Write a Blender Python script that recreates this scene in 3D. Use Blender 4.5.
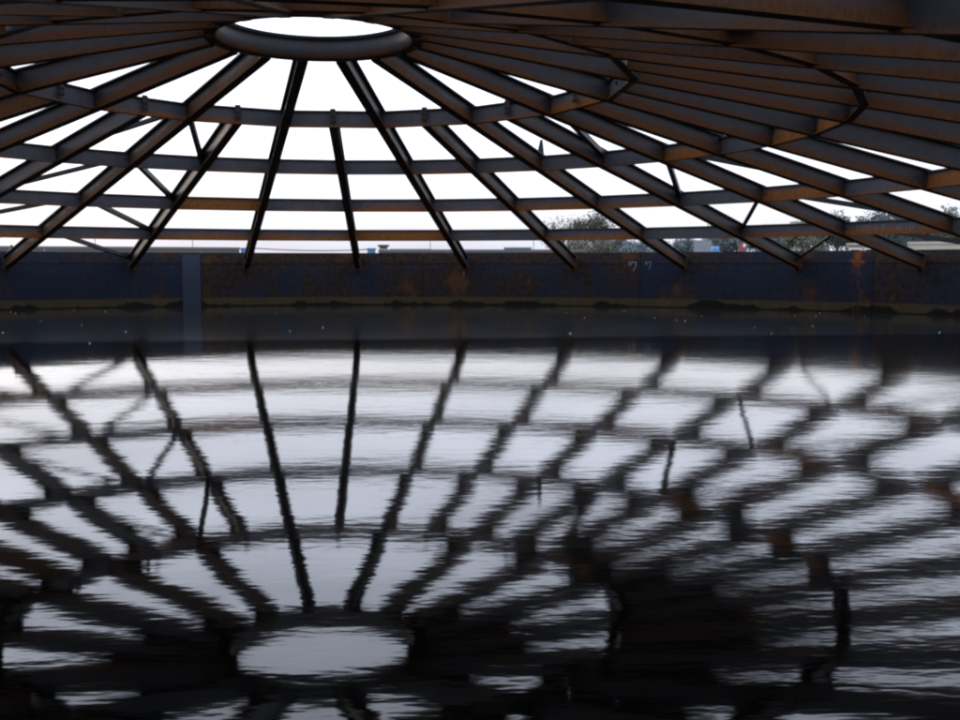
import bpy, math, random
from mathutils import Vector, Matrix

for o in list(bpy.data.objects):
    bpy.data.objects.remove(o, do_unlink=True)
scene = bpy.context.scene
col = scene.collection
sin, cos, pi, rad = math.sin, math.cos, math.pi, math.radians
R = 15.0                      # tank radius, metres (water level is z = 0)

# ------------------------------------------------------------------ camera
CAM = Vector((0.0, -0.9206 * R, 1.05))
YAW, PITCH, FPX = 0.1528, 0.0889, 1047.7
cd = bpy.data.cameras.new('camera')
cam = bpy.data.objects.new('camera', cd)
col.objects.link(cam)
cam.location = CAM
cam.rotation_euler = (pi / 2 - PITCH, 0.0, -YAW)
cd.sensor_width = 36.0
cd.lens = 36.0 * FPX / 960.0
cd.clip_start = 0.05
cd.clip_end = 6000.0
scene.camera = cam

# ------------------------------------------------------------------ sky
SUN_EL, SUN_AZ = rad(9.0), rad(-38.0)          # low, ahead and to the left, behind cloud
world = bpy.data.worlds.new('World')
scene.world = world
world.use_nodes = True
wn, wl = world.node_tree.nodes, world.node_tree.links
wn.clear()
w_out = wn.new('ShaderNodeOutputWorld')
w_bg = wn.new('ShaderNodeBackground')
w_bg.inputs['Strength'].default_value = 0.1
w_sky = wn.new('ShaderNodeTexSky')
w_sky.sky_type = 'NISHITA'
w_sky.sun_disc = False
w_sky.sun_elevation = SUN_EL
w_sky.sun_rotation = SUN_AZ
w_sky.dust_density = 2.0
w_tc = wn.new('ShaderNodeTexCoord')
w_sep = wn.new('ShaderNodeSeparateXYZ')
wl.new(w_tc.outputs['Generated'], w_sep.inputs[0])
w_ramp = wn.new('ShaderNodeValToRGB')           # overcast deck: dim lavender horizon, brighter zenith
w_ramp.color_ramp.elements[0].position = 0.0
w_ramp.color_ramp.elements[0].color = (0.205, 0.218, 0.272, 1)
w_ramp.color_ramp.elements[1].position = 1.0
w_ramp.color_ramp.elements[1].color = (0.52, 0.565, 0.68, 1)
for pos, c in ((0.035, (0.275, 0.280, 0.318)), (0.10, (0.45, 0.460, 0.50)), (0.16, (0.50, 0.525, 0.61)), (0.32, (0.54, 0.585, 0.705))):
    e = w_ramp.color_ramp.elements.new(pos)
    e.color = c + (1,)
wl.new(w_sep.outputs['Z'], w_ramp.inputs[0])
w_map = wn.new('ShaderNodeMapping')
w_map.inputs['Scale'].default_value = (2.2, 2.2, 16.0)
wl.new(w_tc.outputs['Generated'], w_map.inputs[0])
w_noise = wn.new('ShaderNodeTexNoise')
w_noise.inputs['Scale'].default_value = 1.6
w_noise.inputs['Detail'].default_value = 5.0
wl.new(w_map.outputs[0], w_noise.inputs['Vector'])
w_mr = wn.new('ShaderNodeMapRange')
w_mr.inputs[1].default_value = 0.3
w_mr.inputs[2].default_value = 0.7
w_mr.inputs[3].default_value = 31.0
w_mr.inputs[4].default_value = 45.0
wl.new(w_noise.outputs['Fac'], w_mr.inputs[0])
w_mul = wn.new('ShaderNodeVectorMath')
w_mul.operation = 'SCALE'
wl.new(w_ramp.outputs['Color'], w_mul.inputs[0])
wl.new(w_mr.outputs[0], w_mul.inputs['Scale'])
w_mix = wn.new('ShaderNodeMix')
w_mix.data_type = 'RGBA'
w_mix.inputs['Factor'].default_value = 0.84
wl.new(w_sky.outputs[0], w_mix.inputs['A'])
wl.new(w_mul.outputs[0], w_mix.inputs['B'])
wl.new(w_mix.outputs['Result'], w_bg.inputs['Color'])
wl.new(w_bg.outputs[0], w_out.inputs[0])

# ------------------------------------------------------------------ sun (veiled by the overcast)
sd = bpy.data.lights.new('sun', 'SUN')
sd.energy = 0.5
sd.angle = rad(25.0)
sd.color = (1.0, 0.9, 0.8)
sun = bpy.data.objects.new('sun', sd)
col.objects.link(sun)
d = Vector((sin(SUN_AZ) * cos(SUN_EL), cos(SUN_AZ) * cos(SUN_EL), sin(SUN_EL)))
sun.rotation_euler = d.to_track_quat('Z', 'Y').to_euler()
sun.location = d * 200

scene.view_settings.view_transform = 'Standard'
scene.view_settings.look = 'None'
scene.view_settings.exposure = 0.0
scene.view_settings.gamma = 1.0
scene.view_settings.use_curve_mapping = False
scene.cycles.filter_width = 2.3


# ================================================================== helpers
class MB:
    def __init__(self):
        self.v, self.f = [], []

    def add(self, vs, fs):
        n = len(self.v)
        self.v += [tuple(p) for p in vs]
        self.f += [tuple(i + n for i in f) for f in fs]

    def box(self, x0, x1, y0, y1, z0, z1):
        self.add([(x0, y0, z0), (x1, y0, z0), (x1, y1, z0), (x0, y1, z0),
                  (x0, y0, z1), (x1, y0, z1), (x1, y1, z1), (x0, y1, z1)],
                 [(3, 2, 1, 0), (4, 5, 6, 7), (0, 1, 5, 4), (1, 2, 6, 5), (2, 3, 7, 6), (3, 0, 4, 7)])

    def extrude(self, prof, a, b):
        """closed (y,z) profile swept along x from a to b"""
        n = len(prof)
        self.add([(a, y, z) for y, z in prof] + [(b, y, z) for y, z in prof],
                 [tuple(range(n))[::-1], tuple(range(n, 2 * n))] +
                 [(i, (i + 1) % n, n + (i + 1) % n, n + i) for i in range(n)])

    def isec(self, a, b, w, h, tf, tw, zc=0.0):
        p = [(-w/2, -h/2), (w/2, -h/2), (w/2, -h/2+tf), (tw/2, -h/2+tf), (tw/2, h/2-tf), (w/2, h/2-tf),
             (w/2, h/2), (-w/2, h/2), (-w/2, h/2-tf), (-tw/2, h/2-tf), (-tw/2, -h/2+tf), (-w/2, -h/2+tf)]
        self.extrude([(y, z + zc) for y, z in p], a, b)

    def tube(self, pts, rads, n=6):
        rings = []
        for i, p in enumerate(pts):
            p = Vector(p)
            t = (Vector(pts[min(i + 1, len(pts) - 1)]) - Vector(pts[max(i - 1, 0)])).normalized()
            u = t.cross(Vector((0.31, 0.9, 0.2))).normalized()
            w = t.cross(u)
            rings.append([p + (u * cos(2*pi*k/n) + w * sin(2*pi*k/n)) * rads[i] for k in range(n)])
        vs = [q for r_ in rings for q in r_]
        fs = []
        for i in range(len(pts) - 1):
            for k in range(n):
                fs.append((i*n+k, i*n+(k+1) % n, (i+1)*n+(k+1) % n, (i+1)*n+k))
        fs.append(tuple(range(n))[::-1])
        fs.append(tuple(range((len(pts)-1)*n, len(pts)*n)))
        self.add(vs, fs)

    def lathe(self, prof, n, a0=0.0, a1=2*pi):
        """closed (r,z) profile swept round the z axis; angle measured from +y towards +x"""
        full = abs(a1 - a0 - 2*pi) < 1e-6
        m = len(prof)
        cols = n if full else n + 1
        vs = []
        for i in range(cols):
            a = a0 + (a1 - a0) * i / n
            vs += [(r_ * sin(a), r_ * cos(a), z) for r_, z in prof]
        fs = []
        for i in range(n):
            j = (i + 1) % cols
            for k in range(m):
                fs.append((i*m+k, j*m+k, j*m+(k+1) % m, i*m+(k+1) % m))
        if not full:
            fs.append(tuple(range(m)))
            fs.append(tuple(range(n*m, n*m+m))[::-1])
        self.add(vs, fs)

    def mesh(self, name, material=None, smooth=False):
        me = bpy.data.meshes.new(name)
        me.from_pydata(self.v, [], self.f)
        if material:
            me.materials.append(material)
        me.validate()
        me.update()
        if smooth:
            for p in me.polygons:
                p.use_smooth = True
        return me

    def build(self, name, material, parent=None, smooth=False):
        return link(name, self.mesh(name, material, smooth), parent)


def link(name, me, parent=None, mat=None):
    o = bpy.data.objects.new(name, me)
    if me.materials and me.materials[0].name == 'weathered_steel':
        o['painted_light'] = 1.35 if name == 'purlin' else 0.47     # skylight on purlins and shade on ribs, painted into their colour
    col.objects.link(o)
    if parent:
        o.parent = parent
    if mat is not None:
        o.matrix_local = mat
    return o


def tag(o, label, cat, group=None):
    o['label'] = label
    o['category'] = cat
    if group:
        o['group'] = group
    return o


def thing(name, loc, label, cat, group=None, rz=0.0):
    o = bpy.data.objects.new(name, None)
    col.objects.link(o)
    o.location = loc
    o.rotation_euler = (0, 0, rz)
    o.empty_display_size = 0.3
    return tag(o, label, cat, group)


def bearing(px):
    """compass direction (from +y towards +x) of a photograph column"""
    return YAW + math.atan((px - 480) / FPX)


def spot(px, dist, z):
    a = bearing(px)
    return Vector((CAM.x + sin(a) * dist, CAM.y + cos(a) * dist, z))


def height(py, dist):
    return CAM.z + dist * math.tan(math.atan((360 - py) / FPX) - PITCH)


# ================================================================== materials
def mat(name):
    m = bpy.data.materials.new(name)
    m.use_nodes = True
    nt = m.node_tree
    return m, nt, nt.nodes['Principled BSDF']


def nd(nt, t, **kw):
    n = nt.nodes.new(t)
    for k, v in kw.items():
        if hasattr(n, k):
            setattr(n, k, v)
        else:
            n.inputs[k].default_value = v
    return n


def math_(nt, op, a, b=None, c=None):
    n = nt.nodes.new('ShaderNodeMath')
    n.operation = op
    for i, v in enumerate((a, b, c)):
        if v is None:
            continue
        if isinstance(v, (int, float)):
            n.inputs[i].default_value = v
        else:
            nt.links.new(v, n.inputs[i])
    return n.outputs[0]


def mixc(nt, f, a, b):
    n = nt.nodes.new('ShaderNodeMix')
    n.data_type = 'RGBA'
    for key, v in (('Factor', f), ('A', a), ('B', b)):
        s = n.inputs[key]
        if isinstance(v, (int, float)):
            s.default_value = v
        elif isinstance(v, tuple):
            s.default_value = v + (1,) if len(v) == 3 else v
        else:
            nt.links.new(v, s)
    return n.outputs['Result']


def smooth_(nt, v, lo, hi):
    n = nt.nodes.new('ShaderNodeMapRange')
    n.interpolation_type = 'SMOOTHSTEP'
    nt.links.new(v, n.inputs[0])
    n.inputs[1].default_value = lo
    n.inputs[2].default_value = hi
    return n.outputs[0]


def noise(nt, vec, scale, detail=4.0, rough=0.55):
    n = nt.nodes.new('ShaderNodeTexNoise')
    n.inputs['Scale'].default_value = scale
    n.inputs['Detail'].default_value = detail
    n.inputs['Roughness'].default_value = rough
    if vec is not None:
        nt.links.new(vec, n.inputs['Vector'])
    return n.outputs['Fac']


def attr(nt, name):
    n = nt.nodes.new('ShaderNodeAttribute')
    n.attribute_type = 'OBJECT'
    n.attribute_name = name
    return n.outputs['Fac']


def bump(nt, b, h, strength, dist):
    n = nt.nodes.new('ShaderNodeBump')
    n.inputs['Strength'].default_value = strength
    n.inputs['Distance'].default_value = dist
    nt.links.new(h, n.inputs['Height'])
    nt.links.new(n.outputs[0], b.inputs['Normal'])


def scaled(nt, vec, s, loc=None):
    n = nt.nodes.new('ShaderNodeMapping')
    n.inputs['Scale'].default_value = s
    nt.links.new(vec, n.inputs['Vector'])
    if loc is not None:
        nt.links.new(loc, n.inputs['Location'])
    return n.outputs[0]


def simple(name, c, rough=0.7, var=0.25, scale=3.0):
    m, nt, b = mat(name)
    tc = nd(nt, 'ShaderNodeTexCoord')
    n = noise(nt, tc.outputs['Object'], scale, 5)
    c1 = tuple(x * (1 - var) for x in c)
    c2 = tuple(min(1, x * (1 + var)) for x in c)
    nt.links.new(mixc(nt, n, c1, c2), b.inputs['Base Color'])
    b.inputs['Roughness'].default_value = rough
    return m


def steel_material():
    """weathered blue-grey painted steel; rust gathers along the lower edge; obj['rust'] says how far it has spread"""
    m, nt, b = mat('weathered_steel')
    tc = nd(nt, 'ShaderNodeTexCoord')
    oi = nd(nt, 'ShaderNodeObjectInfo')
    off = nt.nodes.new('ShaderNodeCombineXYZ')
    r50 = math_(nt, 'MULTIPLY', oi.outputs['Random'], 73.0)
    nt.links.new(r50, off.inputs[0])
    nt.links.new(r50, off.inputs[1])
    v = scaled(nt, tc.outputs['Object'], (0.55, 1.0, 1.0), off.outputs[0])
    big = noise(nt, v, 1.3, 4)
    mid = noise(nt, v, 6.0, 5, 0.65)
    fine = noise(nt, scaled(nt, tc.outputs['Object'], (1, 1, 0.35), off.outputs[0]), 34.0, 4, 0.7)
    sp = nt.nodes.new('ShaderNodeSeparateXYZ')
    nt.links.new(tc.outputs['Object'], sp.inputs[0])
    low = math_(nt, 'MULTIPLY', sp.outputs[2], -3.8)                 # +0.39 at the bottom flange
    s = math_(nt, 'ADD', low, attr(nt, 'rust'))
    s = math_(nt, 'ADD', s, math_(nt, 'MULTIPLY', math_(nt, 'SUBTRACT', big, 0.5), 1.0))
    s = math_(nt, 'ADD', s, math_(nt, 'MULTIPLY', math_(nt, 'SUBTRACT', mid, 0.5), 0.4))
    mask = smooth_(nt, s, 0.32, 0.85)
    paint = mixc(nt, mid, (0.022, 0.024, 0.030), (0.058, 0.060, 0.070))
    rust = mixc(nt, smooth_(nt, fine, 0.2, 0.85), (0.050, 0.021, 0.007), (0.180, 0.066, 0.012))
    rust = mixc(nt, smooth_(nt, big, 0.4, 0.75), rust, (0.105, 0.038, 0.015))
    streak = noise(nt, scaled(nt, tc.outputs['Object'], (1.0, 1.0, 0.12), off.outputs[0]), 9.0, 4, 0.65)
    paint = mixc(nt, math_(nt, 'MULTIPLY', smooth_(nt, streak, 0.45, 0.75), 0.7), paint, (0.046, 0.028, 0.018))
    c = mixc(nt, mask, paint, rust)
    c = mixc(nt, smooth_(nt, fine, 0.72, 0.90), c, (0.016, 0.012, 0.010))
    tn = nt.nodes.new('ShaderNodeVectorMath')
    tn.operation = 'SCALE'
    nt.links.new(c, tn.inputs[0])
    nt.links.new(attr(nt, 'painted_light'), tn.inputs['Scale'])
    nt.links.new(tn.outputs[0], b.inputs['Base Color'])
    nt.links.new(math_(nt, 'MULTIPLY_ADD', mask, 0.35, 0.45), b.inputs['Roughness'])
    b.inputs['Specular IOR Level'].default_value = 0.12
    bump(nt, b, fine, 0.35, 0.006)
    return m


def plate_material():
    """tank shell: dark blue paint and brown rust in large patches, a tide band and flaking scale above the water"""
    m, nt, b = mat('tank_shell_plate')
    g = nd(nt, 'ShaderNodeNewGeometry')
    sp = nt.nodes.new('ShaderNodeSeparateXYZ')
    nt.links.new(g.outputs['Position'], sp.inputs[0])
    u = math_(nt, 'MULTIPLY', math_(nt, 'ARCTAN2', sp.outputs[0], sp.outputs[1]), R)
    cb = nt.nodes.new('ShaderNodeCombineXYZ')
    nt.links.new(u, cb.inputs[0])
    nt.links.new(sp.outputs[2], cb.inputs[1])
    nt.links.new(math_(nt, 'MULTIPLY', attr(nt, 'rust'), 2.0), cb.inputs[2])
    uv = cb.outputs[0]
    streak = noise(nt, scaled(nt, uv, (5.0, 0.6, 1.0)), 1.3, 5, 0.6)
    patch = noise(nt, uv, 0.9, 5, 0.6)
    fine = noise(nt, uv, 9.0, 5, 0.7)
    s = math_(nt, 'ADD', attr(nt, 'rust'), math_(nt, 'MULTIPLY', math_(nt, 'SUBTRACT', patch, 0.5), 1.6))
    s = math_(nt, 'ADD', s, math_(nt, 'MULTIPLY', math_(nt, 'SUBTRACT', streak, 0.5), 0.9))
    mask = smooth_(nt, s, 0.15, 0.80)
    blue = mixc(nt, fine, (0.004, 0.0065, 0.014), (0.014, 0.020, 0.037))
    brown = mixc(nt, smooth_(nt, fine, 0.3, 0.7), (0.008, 0.006, 0.005), (0.034, 0.019, 0.010))
    brown = mixc(nt, smooth_(nt, patch, 0.56, 0.72), brown, (0.060, 0.027, 0.011))
    c = mixc(nt, mask, blue, brown)
    # tide band
    zz = math_(nt, 'ADD', sp.outputs[2], math_(nt, 'MULTIPLY', math_(nt, 'SUBTRACT', streak, 0.5), 0.06))
    band = math_(nt, 'SUBTRACT', 1.0, smooth_(nt, zz, 0.20, 0.25))
    ochre = mixc(nt, streak, (0.020, 0.016, 0.009), (0.075, 0.055, 0.022))
    c = mixc(nt, math_(nt, 'MULTIPLY', band, 0.8), c, ochre)
    # dark scale flaked off just above the water
    lump = noise(nt, scaled(nt, uv, (1.0, 0.3, 1.0)), 0.8, 4, 0.55)
    lz = math_(nt, 'SUBTRACT', sp.outputs[2], math_(nt, 'MULTIPLY', smooth_(nt, lump, 0.44, 0.68), 0.19))
    flake = math_(nt, 'SUBTRACT', 1.0, smooth_(nt, lz, 0.015, 0.035))
    c = mixc(nt, flake, c, (0.007, 0.005, 0.004))
    # orange run of rust from a wet joint
    st = attr(nt, 'stain_at')
    du = math_(nt, 'ABSOLUTE', math_(nt, 'SUBTRACT', u, st))
    du = math_(nt, 'ADD', du, math_(nt, 'MULTIPLY', math_(nt, 'SUBTRACT', noise(nt, uv, 4.5, 4, 0.6), 0.5), 0.75))
    top = math_(nt, 'MULTIPLY', math_(nt, 'SUBTRACT', 1.0, smooth_(nt, du, 0.02, 0.20)),
                smooth_(nt, math_(nt, 'ADD', sp.outputs[2], math_(nt, 'MULTIPLY', fine, 0.3)), 1.16, 1.26))
    run = math_(nt, 'MULTIPLY', math_(nt, 'SUBTRACT', 1.0, smooth_(nt, du, 0.02, 0.10)),
                smooth_(nt, streak, 0.38, 0.6))
    stain = math_(nt, 'MAXIMUM', top, math_(nt, 'MULTIPLY', run, 0.4))
    c = mixc(nt, math_(nt, 'MULTIPLY', stain, attr(nt, 'stain')), c, (0.13, 0.040, 0.009))
    nt.links.new(c, b.inputs['Base Color'])
    b.inputs['Roughness'].default_value = 0.6
    b.inputs['Specular IOR Level'].default_value = 0.10
    bump(nt, b, fine, 0.3, 0.008)
    return m


def water_material():
    m, nt, b = mat('still_dark_water')
    g = nd(nt, 'ShaderNodeNewGeometry')
    P = g.outputs['Position']
    sp = nt.nodes.new('ShaderNodeSeparateXYZ')
    nt.links.new(P, sp.inputs[0])
    rot = nt.nodes.new('ShaderNodeMapping')
    rot.inputs['Rotation'].default_value = (0, 0, 0.12)
    nt.links.new(P, rot.inputs['Vector'])
    PR = rot.outputs[0]
    swell = noise(nt, scaled(nt, PR, (0.55, 1.0, 1.0)), 1.1, 2, 0.5)
    rip = noise(nt, scaled(nt, PR, (0.42, 1.0, 1.0)), 8.0, 3, 0.5)
    tiny = noise(nt, scaled(nt, PR, (0.28, 1.0, 1.0)), 26.0, 2, 0.5)
    gust = smooth_(nt, noise(nt, scaled(nt, P, (0.5, 0.25, 1.0)), 0.45, 2, 0.5), 0.30, 0.72)
    right = smooth_(nt, sp.outputs[0], -3.0, 4.0)
    ruff = math_(nt, 'ADD', math_(nt, 'MULTIPLY_ADD', gust, 0.55, 0.45), math_(nt, 'MULTIPLY', right, 0.35))
    h = math_(nt, 'MULTIPLY', swell, 0.0019)
    h = math_(nt, 'ADD', h, math_(nt, 'MULTIPLY', math_(nt, 'MULTIPLY', rip, ruff), 0.00060))
    h = math_(nt, 'ADD', h, math_(nt, 'MULTIPLY', math_(nt, 'MULTIPLY', tiny, ruff), 0.00022))
    bump(nt, b, h, 1.0, 1.0)
    # dusty film lying on the water toward the far side
    edge = math_(nt, 'ADD', sp.outputs[1], math_(nt, 'MULTIPLY', noise(nt, scaled(nt, P, (0.25, 1, 1)), 0.5, 4), 1.6))
    film = smooth_(nt, edge, 1.7, 2.7)
    dust = noise(nt, P, 3.0, 6, 0.7)
    film = math_(nt, 'MULTIPLY', film, math_(nt, 'MULTIPLY_ADD', dust, 0.5, 0.55))
    c = mixc(nt, film, (0.0003, 0.00035, 0.0003), (0.011, 0.013, 0.012))
    nt.links.new(c, b.inputs['Base Color'])
    nt.links.new(math_(nt, 'MULTIPLY_ADD', film, 0.04, math_(nt, 'MULTIPLY_ADD', ruff, 0.034, 0.012)), b.inputs['Roughness'])
    b.inputs['IOR'].default_value = 1.333
    return m


def leaf_material(name, c1, c2):
    m, nt, b = mat(name)
    g = nd(nt, 'ShaderNodeNewGeometry')
    n = noise(nt, g.outputs['Position'], 0.8, 3)
    c = mixc(nt, g.outputs['Random Per Island'], c1, c2)
    c = mixc(nt, math_(nt, 'MULTIPLY', n, 0.5), c, c1)
    nt.links.new(c, b.inputs['Base Color'])
    b.inputs['Roughness'].default_value = 0.7
    return m


STEEL = steel_material()
PLATE = plate_material()
WATER = water_material()
CHALK = simple('chalk', (0.10, 0.115, 0.14), 0.9, 0.3, 20)
PALE = simple('pale_metal', (0.30, 0.30, 0.32), 0.5, 0.3, 12)
STRAP = simple('faded_blue_paint', (0.007, 0.014, 0.032), 0.8, 0.35, 5)
CONC = simple('weathered_concrete', (0.10, 0.10, 0.10), 0.85, 0.3, 0.8)
TAN = simple('pale_render', (0.36, 0.33, 0.27), 0.85, 0.2, 0.8)
BLUEP = simple('blue_paint', (0.05, 0.15, 0.33), 0.5, 0.2, 2)
BLUEB = simple('bright_blue_plastic', (0.06, 0.20, 0.42), 0.4, 0.1, 2)
WHITE = simple('white_render', (0.72, 0.72, 0.70), 0.8, 0.08, 1)
SLATE = simple('dark_slate', (0.06, 0.062, 0.07), 0.7, 0.3, 2)
BRICK = simple('grey_brown_brick', (0.16, 0.12, 0.10), 0.85, 0.3, 2)
GLASSD = simple('window_glass', (0.02, 0.025, 0.03), 0.1, 0.2, 1)
REDP = simple('red_paint', (0.20, 0.05, 0.06), 0.5, 0.15, 2)
BARK = simple('bark', (0.085, 0.068, 0.055), 0.9, 0.3, 6)
CABLE = simple('wire_rope', (0.10, 0.10, 0.11), 0.6, 0.2, 5)
DEBRIS = simple('pale_flecks', (0.55, 0.54, 0.50), 0.8, 0.3, 5)
GRASS, gnt, gb = mat('rough_grass_ground')
_tc = nd(gnt, 'ShaderNodeTexCoord')
gnt.links.new(mixc(gnt, noise(gnt, _tc.outputs['Object'], 0.15, 8), (0.035, 0.042, 0.018), (0.11, 0.10, 0.06)), gb.inputs['Base Color'])
gb.inputs['Roughness'].default_value = 0.9

# ================================================================== the setting
GZ = -1.1
m = MB()
m.add([(-3000, -3000, GZ), (3000, -3000, GZ), (3000, 3000, GZ), (-3000, 3000, GZ)], [(0, 1, 2, 3)])
o = m.build('ground', GRASS)
o['kind'] = 'structure'

RW = R + 0.10                 # inner face of the tank shell
m = MB()
ring_n, vs, fs = 96, [(0, 0, 0)], []
for i in range(ring_n):
    a = 2*pi*i/ring_n
    vs.append(((RW-0.004)*sin(a), (RW-0.004)*cos(a), 0))
m.add(vs, [(0, 1 + (i + 1) % ring_n, 1 + i) for i in range(ring_n)])
o = m.build('water', WATER)
o['kind'] = 'structure'

# ================================================================== tank shell
N, TH0 = 32, 0.0707


def theta(k):
    return TH0 + (k - 3) * 2*pi/N


rng = random.Random(7)
tank = thing('tank_wall', (0, 0, 0), 'low circular rusted steel tank wall enclosing the dark water', 'tank wall')
ZTOP, ZMID = CAM.z + 0.0247*R, 1.16
SEAM0 = theta(1.60)
plate_rust = {0: 0.56, 1: 0.50, 2: 0.32, 3: 0.52, 15: 0.28, 14: 0.32}     # plates counted from the seam beside the strap
for i in range(16):
    a0 = SEAM0 + i*2*pi/16 + 0.0006
    a1 = SEAM0 + (i+1)*2*pi/16 - 0.0006
    m = MB()
    m.lathe([(RW, -0.5), (RW+0.012, -0.5), (RW+0.012, ZMID-0.004), (RW, ZMID-0.004)], 10, a0, a1)
    p = m.build('shell_plate', PLATE, tank)
    p['rust'] = plate_rust.get(i, rng.uniform(0.2, 0.6))
    p['stain'] = 1.0 if i in (2,) else 0.0
    p['stain_at'] = theta(7.48) * R
    m = MB()
    m.lathe([(RW-0.016, ZMID-0.03), (RW-0.003, ZMID-0.03), (RW-0.003, ZTOP + rng.uniform(-0.012, 0.012)), (RW-0.016, ZTOP)], 10, a0+0.0012, a1+0.0012)
    p = m.build('curb_plate', PLATE, tank)
    p['rust'] = plate_rust.get(i, rng.uniform(0.2, 0.6)) + 0.12
    p['stain'] = 1.0 if i == 2 else 0.0
    p['stain_at'] = theta(7.48) * R
    m = MB()
    m.lathe([(RW+0.015, -0.6), (RW+0.027, -0.6), (RW+0.027, ZTOP-0.03), (RW+0.015, ZTOP-0.03)], 2, a0-0.012, a0+0.012)
    p = m.build('butt_strap', PLATE, tank)
    p['rust'] = 0.5
# faded strap plate beside the seam
m = MB()
m.lathe([(RW-0.032, -0.3), (RW-0.019, -0.3), (RW-0.019, ZTOP-0.05), (RW-0.032, ZTOP-0.05)], 3, SEAM0-0.032, SEAM0-0.001)
m.build('strap_plate', STRAP, tank)['label'] = 'faded lighter blue vertical strap plate beside a seam'


def wall_strokes(name, k_at, zc, strokes, width, material, r_in=RW-0.019):
    """thin flat strokes (u,v in metres) chalked on the inside of the shell"""
    m_ = MB()
    for (u0, v0), (u1, v1) in strokes:
        dx, dy = u1-u0, v1-v0
        L = math.hypot(dx, dy) or 1e-6
        nx, ny = -dy/L*width/2, dx/L*width/2
        vs_ = []
        for rr in (r_in, r_in - 0.003):
            for (uu, vv) in ((u0+nx, v0+ny), (u1+nx, v1+ny), (u1-nx, v1-ny), (u0-nx, v0-ny)):
                a_ = theta(k_at) + uu/R
                vs_.append((rr*sin(a_), rr*cos(a_), zc+vv))
        m_.add(vs_, [(0, 1, 2, 3), (7, 6, 5, 4), (0, 4, 5, 1), (1, 5, 6, 2), (2, 6, 7, 3), (3, 7, 4, 0)])
    return m_.build(name, material, tank)


seven = [((-0.10, 0.09), (0.09, 0.10)), ((0.09, 0.10), (0.075, 0.0)), ((0.075, 0.0), (0.02, -0.14)), ((-0.10, 0.09), (-0.09, 0.02)), ((-0.09, 0.02), (-0.02, 0.04))]
wall_strokes('chalk_numeral', 5.535, 1.07, seven, 0.028, CHALK)['label'] = 'chalked numeral 7'
wall_strokes('chalk_numeral', 5.675, 1.07, [((u*0.8, v*0.8+0.02), (u2*0.8, v2*0.8+0.02)) for (u, v), (u2, v2) in seven], 0.018, CHALK)['label'] = 'fainter chalked numeral 7'
wall_strokes('chalk_mark', 3.98, 0.86, [((0, 0.07), (0.0, -0.08))], 0.028, CHALK)

# ================================================================== roof skeleton
roof = thing('tank_roof_frame', (0, 0, 0), 'open conical roof skeleton of rusted steel ribs above the flooded tank', 'roof frame')


def zr(r_):                   # height of the beams' mid-line at radius r_
    return CAM.z + 0.2187*R - 0.2112*r_


SLOPE = math.atan(0.2112)
RR = 0.0855*R
RP = [0.2698*R, 0.4408*R, 0.6197*R, 0.7979*R]
RIB_H, RIB_W = 0.305, 0.15
PUR_H, PUR_W = 0.27, 0.10


def rib_matrix(k, r0):
    """local x runs outward and down the slope, z is the beam's depth"""
    a = theta(k)
    out = Vector((sin(a), cos(a), 0))
    x = (out*cos(SLOPE) - Vector((0, 0, 1))*sin(SLOPE)).normalized()
    y = Vector((0, 0, 1)).cross(out).normalized()
    z = x.cross(y)
    M = Matrix((x, y, z)).transposed().to_4x4()
    M.translation = out*r0 + Vector((0, 0, zr(r0)))
    return M


def cl(r_, r0):
    return (r_-r0)/cos(SLOPE)


def beam_rib(r0, r1):
    m_ = MB()
    m_.isec(0.0, cl(r1, r0), RIB_W, RIB_H, 0.020, 0.014)
    return m_.mesh('rib', STEEL)


ME_MAIN = beam_rib(RR+0.10, R-0.02)
R_SUB = RP[0]*cos(2*pi/N)+0.052
ME_SUB = beam_rib(R_SUB, R-0.02)
m = MB()                                    # end plate on the outer end
m.box(0, 0.014, -0.10, 0.10, -0.17, 0.17)
ME_END = m.mesh('end_plate', STEEL)
m = MB()                                    # cleat joining a purlin to the rib: two angle legs with bolts
for s in (-1, 1):
    m.box(-0.055, -0.008, s*0.012 if s > 0 else -0.024, 0.024 if s > 0 else -0.012, -0.10, 0.10)
    for zz_ in (-0.06, 0.0, 0.06):
        m.box(-0.042, -0.020, 0.024 if s > 0 else -0.040, 0.040 if s > 0 else -0.024, zz_-0.012, zz_+0.012)
ME_CLEAT = m.mesh('cleat', STEEL)
m = MB()                                    # seat bracket on the wall
m.box(-0.22, 0.0, -0.09, 0.09, -0.012, 0.0)
m.add([(-0.20, -0.008, -0.013), (0.0, -0.008, -0.013), (0.0, -0.008, -0.20), (-0.20, 0.008, -0.013), (0.0, 0.008, -0.013), (0.0, 0.008, -0.20)],
      [(0, 1, 2), (5, 4, 3), (0, 3, 4, 1), (1, 4, 5, 2), (2, 5, 3, 0)])
ME_SEAT = m.mesh('seat_bracket', STEEL)

m = MB()
m.box(-0.012, 0.0, -0.045, 0.045, -0.11, 0.115)
for yy_ in (-0.03, 0.03):
    for zz_ in (-0.08, 0.0, 0.08):
        m.box(-0.03, -0.0121, yy_-0.012, yy_+0.012, zz_-0.012, zz_+0.012)
ME_SPLICE = m.mesh('splice_plate', STEEL)

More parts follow.
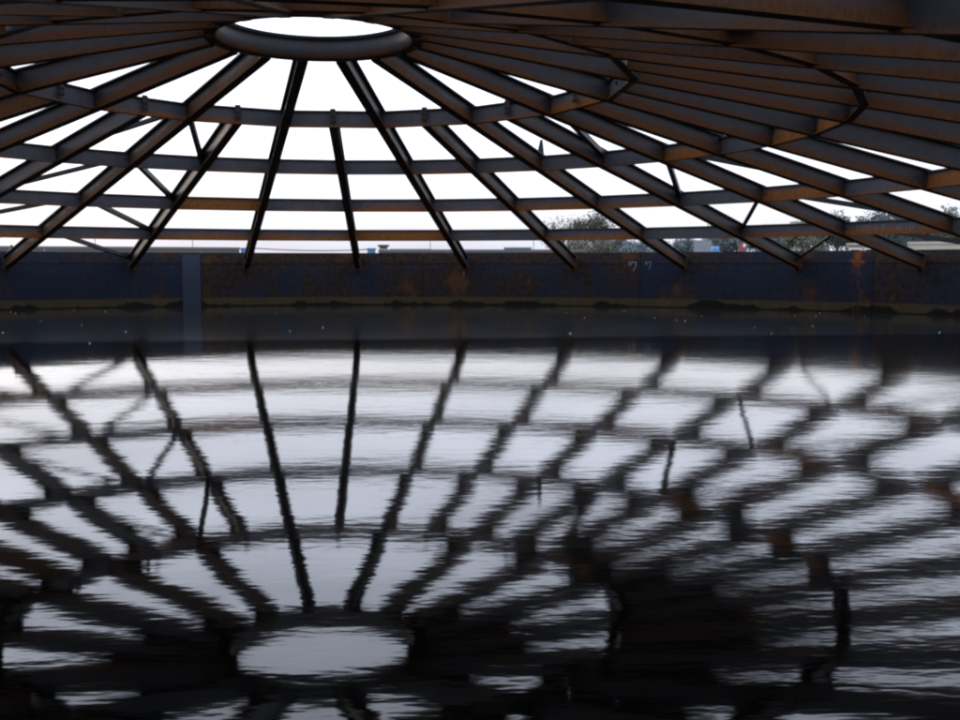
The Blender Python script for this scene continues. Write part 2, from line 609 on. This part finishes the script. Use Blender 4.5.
rib_rust = {0: 0.70, 1: 0.25, 2: 0.1, 3: 0.1, 4: 0.3, 5: 0.45, 6: 0.62, 7: 0.35, 8: 0.45, 9: 0.55, 10: 0.35, 11: 0.2, 12: 0.3,
            -1: 0.15, -2: 0.55, -3: 0.9, -4: 0.3, -5: 0.6, -6: 0.35, -7: 0.5, -8: 0.3}
for k in range(-12, 20):
    main = k % 2 == 0
    r0 = RR+0.10 if main else R_SUB
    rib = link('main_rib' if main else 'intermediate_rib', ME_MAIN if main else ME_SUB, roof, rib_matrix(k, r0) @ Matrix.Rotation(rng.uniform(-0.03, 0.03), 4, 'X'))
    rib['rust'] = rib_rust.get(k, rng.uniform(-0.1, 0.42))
    L = cl(R-0.02, r0)
    e_ = link('end_plate', ME_END, rib, Matrix.Translation((L, 0, 0)))
    e_['rust'] = rng.uniform(0.1, 0.6)
    s_ = link('seat_bracket', ME_SEAT, rib, Matrix.Translation((L+0.05, 0, -RIB_H/2-0.001)) @ Matrix.Rotation(-SLOPE, 4, 'Y'))
    s_['rust'] = rng.uniform(0.3, 0.7)
    for j, rp in enumerate(RP):
        if j == 0 and not main:              # splice plate across the inner side of the ring beam
            sp_ = link('splice_plate', ME_SPLICE, rib, Matrix.Translation((-0.115, 0, 0.02)) @ Matrix.Rotation(-SLOPE, 4, 'Y'))
            sp_['rust'] = rng.uniform(0, 0.4)
            continue
        c_ = link('cleat', ME_CLEAT, rib, Matrix.Translation((cl(rp, r0), 0, 0)))
        c_['rust'] = rng.uniform(0.1, 0.7)
    if k in (0, 8):                          # pale patch on the web near the outer end
        m = MB()
        s = -1 if k == 8 else 1
        y0 = 0.010 if s < 0 else -0.016
        m.box(L-0.30, L-0.10, y0, y0+0.006, -0.11, 0.10)
        m.build('pale_patch', PALE, rib)['label'] = 'pale end of the rib web'

# purlins: straight lengths from rib to rib
pur_rust = {(2, 1): 1.0, (3, 3): 0.95, (3, 5): 0.45, (2, 3): 0.45, (1, 8): 0.7, (2, 8): 0.8, (2, 10): 0.9, (1, 10): 0.85, (1, 11): 0.7}
ME_PUR = {}
for j, rp in enumerate(RP):
    step = 2 if j == 0 else 1
    half = rp*sin(step*pi/N)
    m = MB()
    m.isec(-half+0.012, half-0.012, PUR_W, PUR_H, 0.016, 0.011)
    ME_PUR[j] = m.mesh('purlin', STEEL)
    for k in range(-12, 20, step):
        am = (theta(k)+theta(k+step))/2
        out = Vector((sin(am), cos(am), 0))
        x = Vector((cos(am), -sin(am), 0))
        M = Matrix((x, -out, Vector((0, 0, 1)))).transposed().to_4x4()
        M = M.to_3x3()
        if M.determinant() < 0:
            M = Matrix((x, out, Vector((0, 0, 1)))).transposed()
        M = M.to_4x4()
        M.translation = out*rp*cos(step*pi/N) + Vector((0, 0, zr(rp)))
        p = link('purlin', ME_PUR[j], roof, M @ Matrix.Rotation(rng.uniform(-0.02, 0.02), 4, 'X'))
        p['painted_light'] = 1.35 if -5 <= k <= 11 else 0.42  # far purlins coloured lighter as if skylit, near-side ones darker as if shaded
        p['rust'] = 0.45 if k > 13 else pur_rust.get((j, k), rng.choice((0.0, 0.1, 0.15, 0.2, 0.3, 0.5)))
        if (j, k) == (3, 8):                 # worn painted lettering, too faint to read
            m = MB()
            xx = -0.86
            for w_, gl in ((6, 1), (4, 1)):
                for c_ in range(w_):
                    for q in range(2):
                        x0 = xx + q*0.055 + rng.uniform(-0.01, 0.01)
                        if rng.random() < 0.25:
                            continue
                        m.add([(x0-0.008, -0.0075, -0.06), (x0+0.008, -0.0075, -0.06), (x0+0.028, -0.0075, 0.06), (x0+0.012, -0.0075, 0.06)], [(0, 1, 2, 3)])
                        m.add([(x0-0.008, 0.0075, -0.06), (x0+0.008, 0.0075, -0.06), (x0+0.028, 0.0075, 0.06), (x0+0.012, 0.0075, 0.06)], [(0, 1, 2, 3)])
                    xx += 0.115
                xx += 0.16
            m.build('worn_lettering', simple('worn_paint', (0.085, 0.105, 0.12), 0.8, 0.5, 14), p)

# diagonal wind bracing fanning down both sides of every eighth rib
BR = RP + [R-0.10]
m = MB()
for k in (-8, 0, 8, 16):
    for sgn in (-1, 1):
        for j in range(4):
            ra, rb = BR[j], BR[j+1]
            A = Vector((ra*sin(theta(k)), ra*cos(theta(k)), zr(ra)+0.03))
            B = Vector((rb*sin(theta(k+sgn)), rb*cos(theta(k+sgn)), zr(rb)+0.03))
            dv = (B-A)
            L = dv.length - 0.16
            x = dv.normalized()
            z = (Vector((0, 0, 1)) - x*x.z).normalized()
            y = z.cross(x)
            M = Matrix((x, y, z)).transposed().to_4x4()
            M.translation = A + x*0.08
            m = MB()
            m.extrude([(-0.045, 0.0), (0.045, 0.0), (0.045, 0.009), (-0.036, 0.009), (-0.036, 0.09), (-0.045, 0.09)], 0, L)
            b_ = m.build('brace', STEEL, roof)
            b_.matrix_local = M
            b_['rust'] = rng.uniform(0.0, 0.35)
            m = MB()
            m.box(-0.06, 0.16, -0.09, 0.09, -0.012, -0.002)
            g_ = m.build('gusset', STEEL, b_)
            g_['rust'] = 0.4

# pointed lifting lugs left standing on the ribs
for k, rp, hh, ww in ((6, RP[1], 0.27, 0.13), (0, R-0.45, 0.16, 0.10), (-1, RP[0]+0.15, 0.16, 0.12)):
    m = MB()
    m.add([(-ww/2, -0.02, 0), (ww/2, -0.02, 0), (0.25*ww, -0.02, hh), (-0.02*ww, -0.02, hh),
           (-ww/2, 0.02, 0), (ww/2, 0.02, 0), (0.25*ww, 0.02, hh), (-0.02*ww, 0.02, hh)],
          [(0, 1, 2, 3), (7, 6, 5, 4), (0, 4, 5, 1), (1, 5, 6, 2), (2, 6, 7, 3), (3, 7, 4, 0)])
    g_ = m.build('lifting_lug', STEEL, roof)
    M = Matrix.Rotation(-theta(k), 4, 'Z')
    M.translation = Vector((rp*sin(theta(k)), rp*cos(theta(k)), zr(rp)+RIB_H/2))
    g_.matrix_local = M
    g_['rust'] = 0.1

# compression ring round the open eye
zc = zr(RR)
m = MB()
h = 0.145
prof = [(RR+0.10, h), (RR+0.10, -h), (RR-0.03, -h)]
prof += [(RR-0.03-0.05*cos(t_), -0.02+(h-0.02)*sin(t_)) for t_ in [rad(q) for q in (-75, -55, -35, -15, 10, 35, 55)]]
prof += [(RR-0.07, h-0.025), (RR-0.10, h-0.022), (RR-0.10, h)]
m.lathe(prof, 64)
cr = m.build('compression_ring', STEEL, roof, True)
cr.location = (0, 0, zc)
cr['rust'] = 0.25
m = MB()                                    # top plate riveted round the eye
m.lathe([(RR-0.115, 0.0), (RR+0.13, 0.0), (RR+0.13, 0.014), (RR-0.115, 0.014)][::-1], 64)
tp_ = m.build('top_plate', STEEL, cr)
tp_.location = (0, 0, h+0.002)
tp_['rust'] = 0.3
m = MB()                                    # cleats that carry the main ribs, bolted under the ring
m.box(-0.07, 0.07, -0.01, 0.16, -0.010, 0.0)
for xx_ in (-0.045, 0.045):
    m.box(xx_-0.012, xx_+0.012, 0.118, 0.142, -0.022, -0.0101)
ME_RC = m.mesh('rib_cleat', STEEL)
for k in range(-12, 20, 2):
    a = theta(k)
    M = Matrix.Rotation(-a, 4, 'Z')
    M.translation = Vector((RR*sin(a), RR*cos(a), -h-0.002))
    link('rib_cleat', ME_RC, cr, M)['rust'] = rng.uniform(0.1, 0.5)

# ================================================================== flecks floating on the film
m = MB()
for i in range(36):
    x_, y_ = rng.uniform(-9, 12), rng.uniform(0.5, 13.2)
    if math.hypot(x_, y_) > 14.5:
        continue
    s_ = rng.uniform(0.004, 0.016)
    a = rng.uniform(0, 6.28)
    pts = [(x_+s_*q*cos(a+t), y_+s_*q*sin(a+t), 0.004) for t, q in ((0, 1), (1.3, .6), (2.8, 1.1), (4.2, .7))]
    m.add(pts + [(x_, y_, 0.014+s_*0.2)], [(0, 1, 4), (1, 2, 4), (2, 3, 4), (3, 0, 4)])
o = m.build('floating_flecks', DEBRIS)
o['kind'] = 'stuff'
o['label'] = 'pale flecks of debris floating on the dusty film of the water'

# ================================================================== beyond the tank
BD = 62.0                     # distance of the bund wall


def wall_run(name, p0, p1, dist, ztop, thick, material, label, posts=0):
    A, B = spot(p0, dist, GZ), spot(p1, dist, GZ)
    dv = B-A
    L = dv.length
    t = thing(name, A, label, 'wall', rz=math.atan2(dv.y, dv.x))
    n = max(1, int(L/4))
    for i in range(n):                     # cast panels
        m_ = MB()
        m_.box(L*i/n+0.012, L*(i+1)/n-0.012, 0, thick, 0, ztop-GZ-0.15)
        m_.build('panel', material, t)
    m_ = MB()
    m_.box(0, L, -0.06, thick+0.06, ztop-GZ-0.15, ztop-GZ)
    m_.build('coping', material, t)
    for i in range(posts):
        m_ = MB()
        m_.tube([(L*(i+0.5)/posts, thick/2, ztop-GZ), (L*(i+0.5)/posts, thick/2, ztop-GZ+0.75)], [0.02, 0.02], 6)
        m_.build('post', CABLE, t)
    return t


wall_run('bund_wall', -60, 241, BD, height(247.8, BD), 0.35, CONC, 'grey concrete panel wall with thin posts, ending at a blue gatepost', 3)
wall_run('bund_wall', 379, 585, BD, height(249.5, BD), 0.35, CONC, 'low grey concrete wall running from a blue gatepost to the trees', 2)
for p0, p1, lab in ((242, 256, 'wide blue gatepost at the end of the wall with thin posts'), (368, 376, 'narrow blue gatepost beside the small dark hut')):
    A, B = spot(p0, BD, GZ), spot(p1, BD, GZ)
    dv = B-A
    t = thing('gatepost', A, lab, 'gatepost', rz=math.atan2(dv.y, dv.x))
    H = height(248.3, BD)-GZ
    m = MB(); m.box(0, dv.length, -0.1, 0.5, 0, H-0.08); m.build('shaft', BLUEP, t)
    m = MB(); m.box(-0.04, dv.length+0.04, -0.14, 0.54, H-0.08, H); m.build('cap', BLUEP, t)
A, B = spot(256, BD, height(248.6, BD)), spot(368, BD, height(249.6, BD))
m = MB()
pts = [A.lerp(B, i/10) - Vector((0, 0, 0.10*4*(i/10)*(1-i/10))) for i in range(11)]
m.tube([p-A for p in pts], [0.032]*11, 6)
o = m.build('gate_cable', CABLE)
o.location = A
tag(o, 'slack wire cable strung between the two blue gateposts', 'cable')


def shed(name, p0, p1, dist, pyt, depth, wallm, roofm, label, gable=0.0, windows=2, group=None):
    A, B = spot(p0, dist, GZ), spot(p1, dist, GZ)
    dv = B-A
    W = dv.length
    t = thing(name, A, label, 'building', group, rz=math.atan2(dv.y, dv.x))
    H = height(pyt, dist)-GZ
    he = H-gable-0.12
    m_ = MB(); m_.box(0, W, 0, depth, 0, he); m_.build('wall', wallm, t)
    m_ = MB()
    if gable > 0:
        m_.add([(-0.15, -0.2, he), (W+0.15, -0.2, he), (W+0.15, depth+0.2, he), (-0.15, depth+0.2, he),
                (-0.15, depth/2, H), (W+0.15, depth/2, H)], [(3, 2, 1, 0), (0, 1, 5, 4), (2, 3, 4, 5), (1, 2, 5), (3, 0, 4)])
    else:
        m_.box(-0.12, W+0.12, -0.2, depth+0.2, he+0.002, H)
    m_.build('roof', roofm, t)
    for i in range(windows):
        xc = W*(i+0.5)/windows
        ww = min(0.5, W*0.3/windows+0.1)
        m_ = MB(); m_.box(xc-ww, xc+ww, -0.03, 0.02, he-1.15, he-0.2); f = m_.build('window', WHITE, t)
        m_ = MB(); m_.box(xc-ww+0.08, xc+ww-0.08, -0.045, -0.02, he-1.07, he-0.28); m_.build('pane', GLASSD, f)
    m_ = MB(); m_.box(W*0.08, W*0.08+min(0.9, W*0.3), -0.035, 0.02, 0.0, 2.0); m_.build('door', SLATE, t)
    return t


shed('hut', 380, 388, 78, 244.8, 2.0, BRICK, SLATE, 'small dark hut rising above the low wall by the narrow gatepost', 0, 1)
shed('shed', 392, 431, 84, 248.4, 4.0, BRICK, SLATE, 'long dark shed with small white framed windows behind the low wall', 0.35, 4)
shed('shed', 433, 450, 80, 248.6, 3.0, WHITE, PALE, 'short pale shed next to the long dark shed', 0.3, 1)
shed('shed', 505, 530, 90, 247.2, 4.0, simple('green_grey_sheet', (0.15, 0.18, 0.18), 0.7, 0.2, 1), simple('green_grey_roof', (0.2, 0.23, 0.23), 0.7, 0.2, 1), 'flat roofed grey green shed near the trees', 0, 2)
shed('shed', 170, 197, 88, 248.9, 3.0, WHITE, PALE, 'pale flat roofed shed behind the concrete wall with posts', 0, 2)
shed('house', 694, 709, 105, 240.0, 6.0, WHITE, SLATE, 'white gabled house among the trees', 1.2, 2)
shed('house', 645, 656, 125, 243.5, 6.0, WHITE, SLATE, 'small white house half hidden by blue green bushes', 1.0, 1)
shed('house', 846, 876, 70, 244.5, 4.0, TAN, TAN, 'long tan flat roofed building under the dark trees', 0, 2)
wall_run('garden_wall', 905, 1040, 66, height(243.6, 66), 0.3, TAN, 'tan rendered wall below the hazy trees', 0)

# blue drum and a red and white board on the skyline of the wall
P0 = spot(714, 58, GZ)
t = thing('drum', P0, 'bright blue plastic drum on a stand beside the white house', 'drum')
zt = height(246.8, 58)-GZ
m = MB(); m.box(-0.25, 0.25, -0.25, 0.25, 0, zt-0.42); m.build('stand', CONC, t)
m = MB(); m.lathe([(0.0, zt-0.418), (0.19, zt-0.418), (0.21, zt-0.36), (0.20, zt-0.22), (0.21, zt-0.08), (0.18, zt), (0.0, zt)][::-1], 16); m.build('barrel', BLUEB, t, True)
P0 = spot(741, 60, GZ)
t = thing('sign_board', P0, 'small red and white board on a post among the bushes', 'sign', rz=-bearing(741))
zt = height(243.5, 60)-GZ
m = MB(); m.tube([(0, 0.03, 0), (0, 0.03, zt)], [0.03, 0.03], 8); m.build('post', CABLE, t)
m = MB(); m.box(-0.22, 0.22, -0.02, 0.0, zt-0.5, zt); bd = m.build('board', REDP, t)
m = MB(); m.box(0.03, 0.17, -0.026, -0.021, zt-0.22, zt-0.06); m.build('panel', WHITE, bd)

# ------------------------------------------------------------------ trees
L_GREY = leaf_material('hazed_autumn_leaves', (0.12, 0.115, 0.09), (0.21, 0.20, 0.16))  # these leaf tones are lightened to paint distance haze into them
L_OLIVE = leaf_material('olive_leaves', (0.09, 0.105, 0.07), (0.17, 0.18, 0.13))
L_BLUE = leaf_material('hazed_blue_green_leaves', (0.07, 0.10, 0.105), (0.15, 0.19, 0.20))
L_DARK = leaf_material('dark_leaves', (0.045, 0.060, 0.050), (0.10, 0.12, 0.10))


def tree(name, px, pyt, wpx, dist, leafm, dens, label, seed, cat='tree', group=None, low=0.30, bare=False):
    r_ = random.Random(seed)
    base = spot(px, dist, GZ)
    H = height(pyt, dist)-GZ
    W = wpx/FPX*dist/2
    t = thing(name, base, label, cat, group, rz=r_.uniform(0, 6))
    tr, cr_ = MB(), MB()
    fork = H*low
    tr.tube([(0, 0, -0.1), (0.04*W, 0, fork*0.5), (0, 0.05*W, fork), (0.05*W, 0, H*0.8)], [0.028*H, 0.022*H, 0.018*H, 0.004*H], 7)
    tips = []
    nb = 13
    for i in range(nb):
        a = i*2.4+r_.uniform(-.4, .4)
        h0 = fork + (H*0.78-fork)*i/nb*0.8
        reach = W*r_.uniform(0.55, 0.98)*(1-0.55*(i/nb)**2)
        p1 = Vector((cos(a)*reach*0.5, sin(a)*reach*0.5, h0+(H-h0)*0.22))
        p2 = Vector((cos(a)*reach, sin(a)*reach, min(H*0.97, h0+(H-h0)*r_.uniform(0.35, 0.72))))
        tr.tube([(0, 0, h0), p1, p2], [0.010*H, 0.006*H, 0.0015*H], 5)
        tips += [p2, p1.lerp(p2, 0.55)]
        for q in range(4):
            s0 = p1.lerp(p2, r_.uniform(0.0, 0.95))
            dv_ = Vector((r_.gauss(0, 1), r_.gauss(0, 1), r_.uniform(0.1, 1.3))).normalized()*W*r_.uniform(0.22, 0.42)
            p3 = s0+dv_
            p3.z = min(p3.z, H*0.99)
            tr.tube([s0, s0.lerp(p3, .5)+Vector((0, 0, .03*H)), p3], [0.004*H, 0.0025*H, 0.001*H], 4)
            tips.append(p3)
    tips.append(Vector((0.05*W, 0, H*0.93)))
    for tp in tips:
        n = int(2.8*dens*r_.uniform(0.3, 1.5))
        cr0 = W*r_.uniform(0.13, 0.26)
        for q in range(n):
            g3 = [max(-1.5, min(1.5, r_.gauss(0, 1))) for _ in range(3)]
            p = tp+Vector((g3[0]*cr0, g3[1]*cr0, g3[2]*cr0*0.75))
            if p.z > H*1.01 or p.z < 0.25:
                continue
            s = r_.uniform(0.05, 0.125)*(dist/100)
            u = Vector((r_.gauss(0, 1), r_.gauss(0, 1), r_.gauss(0, 1))).normalized()
            v_ = u.orthogonal().normalized()
            cr_.add([p-u*s, p+v_*s*0.6, p+u*s, p-v_*s*0.6], [(0, 1, 2, 3)])
    tr.build('trunk', BARK, t, True)
    c_ = cr_.build('crown', leafm, t)
    return t


tree('bare_tree', 563, 213.5, 46, 120, L_GREY, 9, 'half bare grey brown tree with a wispy crown left of the fuller olive tree', 3)
tree('broadleaf_tree', 594, 211.5, 52, 116, L_OLIVE, 42, 'full olive grey tree, the tallest of those behind the middle of the tank wall', 5)
GB = 'bushes behind the tank wall'
tree('bush', 573, 237, 40, 108, L_GREY, 40, 'grey brown bush at the foot of the half bare tree', 11, 'bush', None, 0.15)
tree('bush', 606, 236, 46, 105, L_GREY, 40, 'grey brown bush at the foot of the olive tree', 12, 'bush', None, 0.15)
tree('bush', 634, 238, 36, 104, L_BLUE, 45, 'widest blue green bush, next to the grey brown bush of the olive tree', 13, 'bush', GB, 0.15)
tree('bush', 660, 240, 26, 112, L_BLUE, 40, 'low blue green bush partly covering the small white house', 14, 'bush', GB, 0.15)
tree('bush', 686, 233, 26, 112, L_BLUE, 45, 'tall narrow blue green bush against the white gabled house', 15, 'bush', GB, 0.15)
tree('hazy_tree', 724, 224, 46, 130, L_BLUE, 44, 'blue green tree behind the white gabled house', 21)
tree('hazy_tree', 768, 227, 50, 128, L_BLUE, 44, 'low blue green tree behind the red and white board', 22)
tree('hazy_tree', 802, 219, 40, 122, L_OLIVE, 44, 'olive tree between the low blue green tree and the dark trees', 23)
tree('dark_tree', 834, 212, 34, 105, L_DARK, 46, 'dark green tree with a rounded top behind the tan building', 24)
tree('dark_tree', 858, 217, 30, 108, L_DARK, 46, 'low dark tree between two taller trees behind the tan building', 25)
tree('hazy_tree', 884, 210.5, 44, 118, L_BLUE, 46, 'tall blue green tree with a broad top right of the tan building', 26)
tree('hazy_tree', 922, 222, 48, 124, L_BLUE, 46, 'blue green tree behind the tan rendered wall', 27)
tree('sapling', 945, 201, 22, 84, L_DARK, 5, 'thin sapling with a few upright dark leafy shoots', 28, low=0.45)
tree('hazy_tree', 962, 226, 50, 112, L_OLIVE, 46, 'olive tree behind the thin sapling', 29)
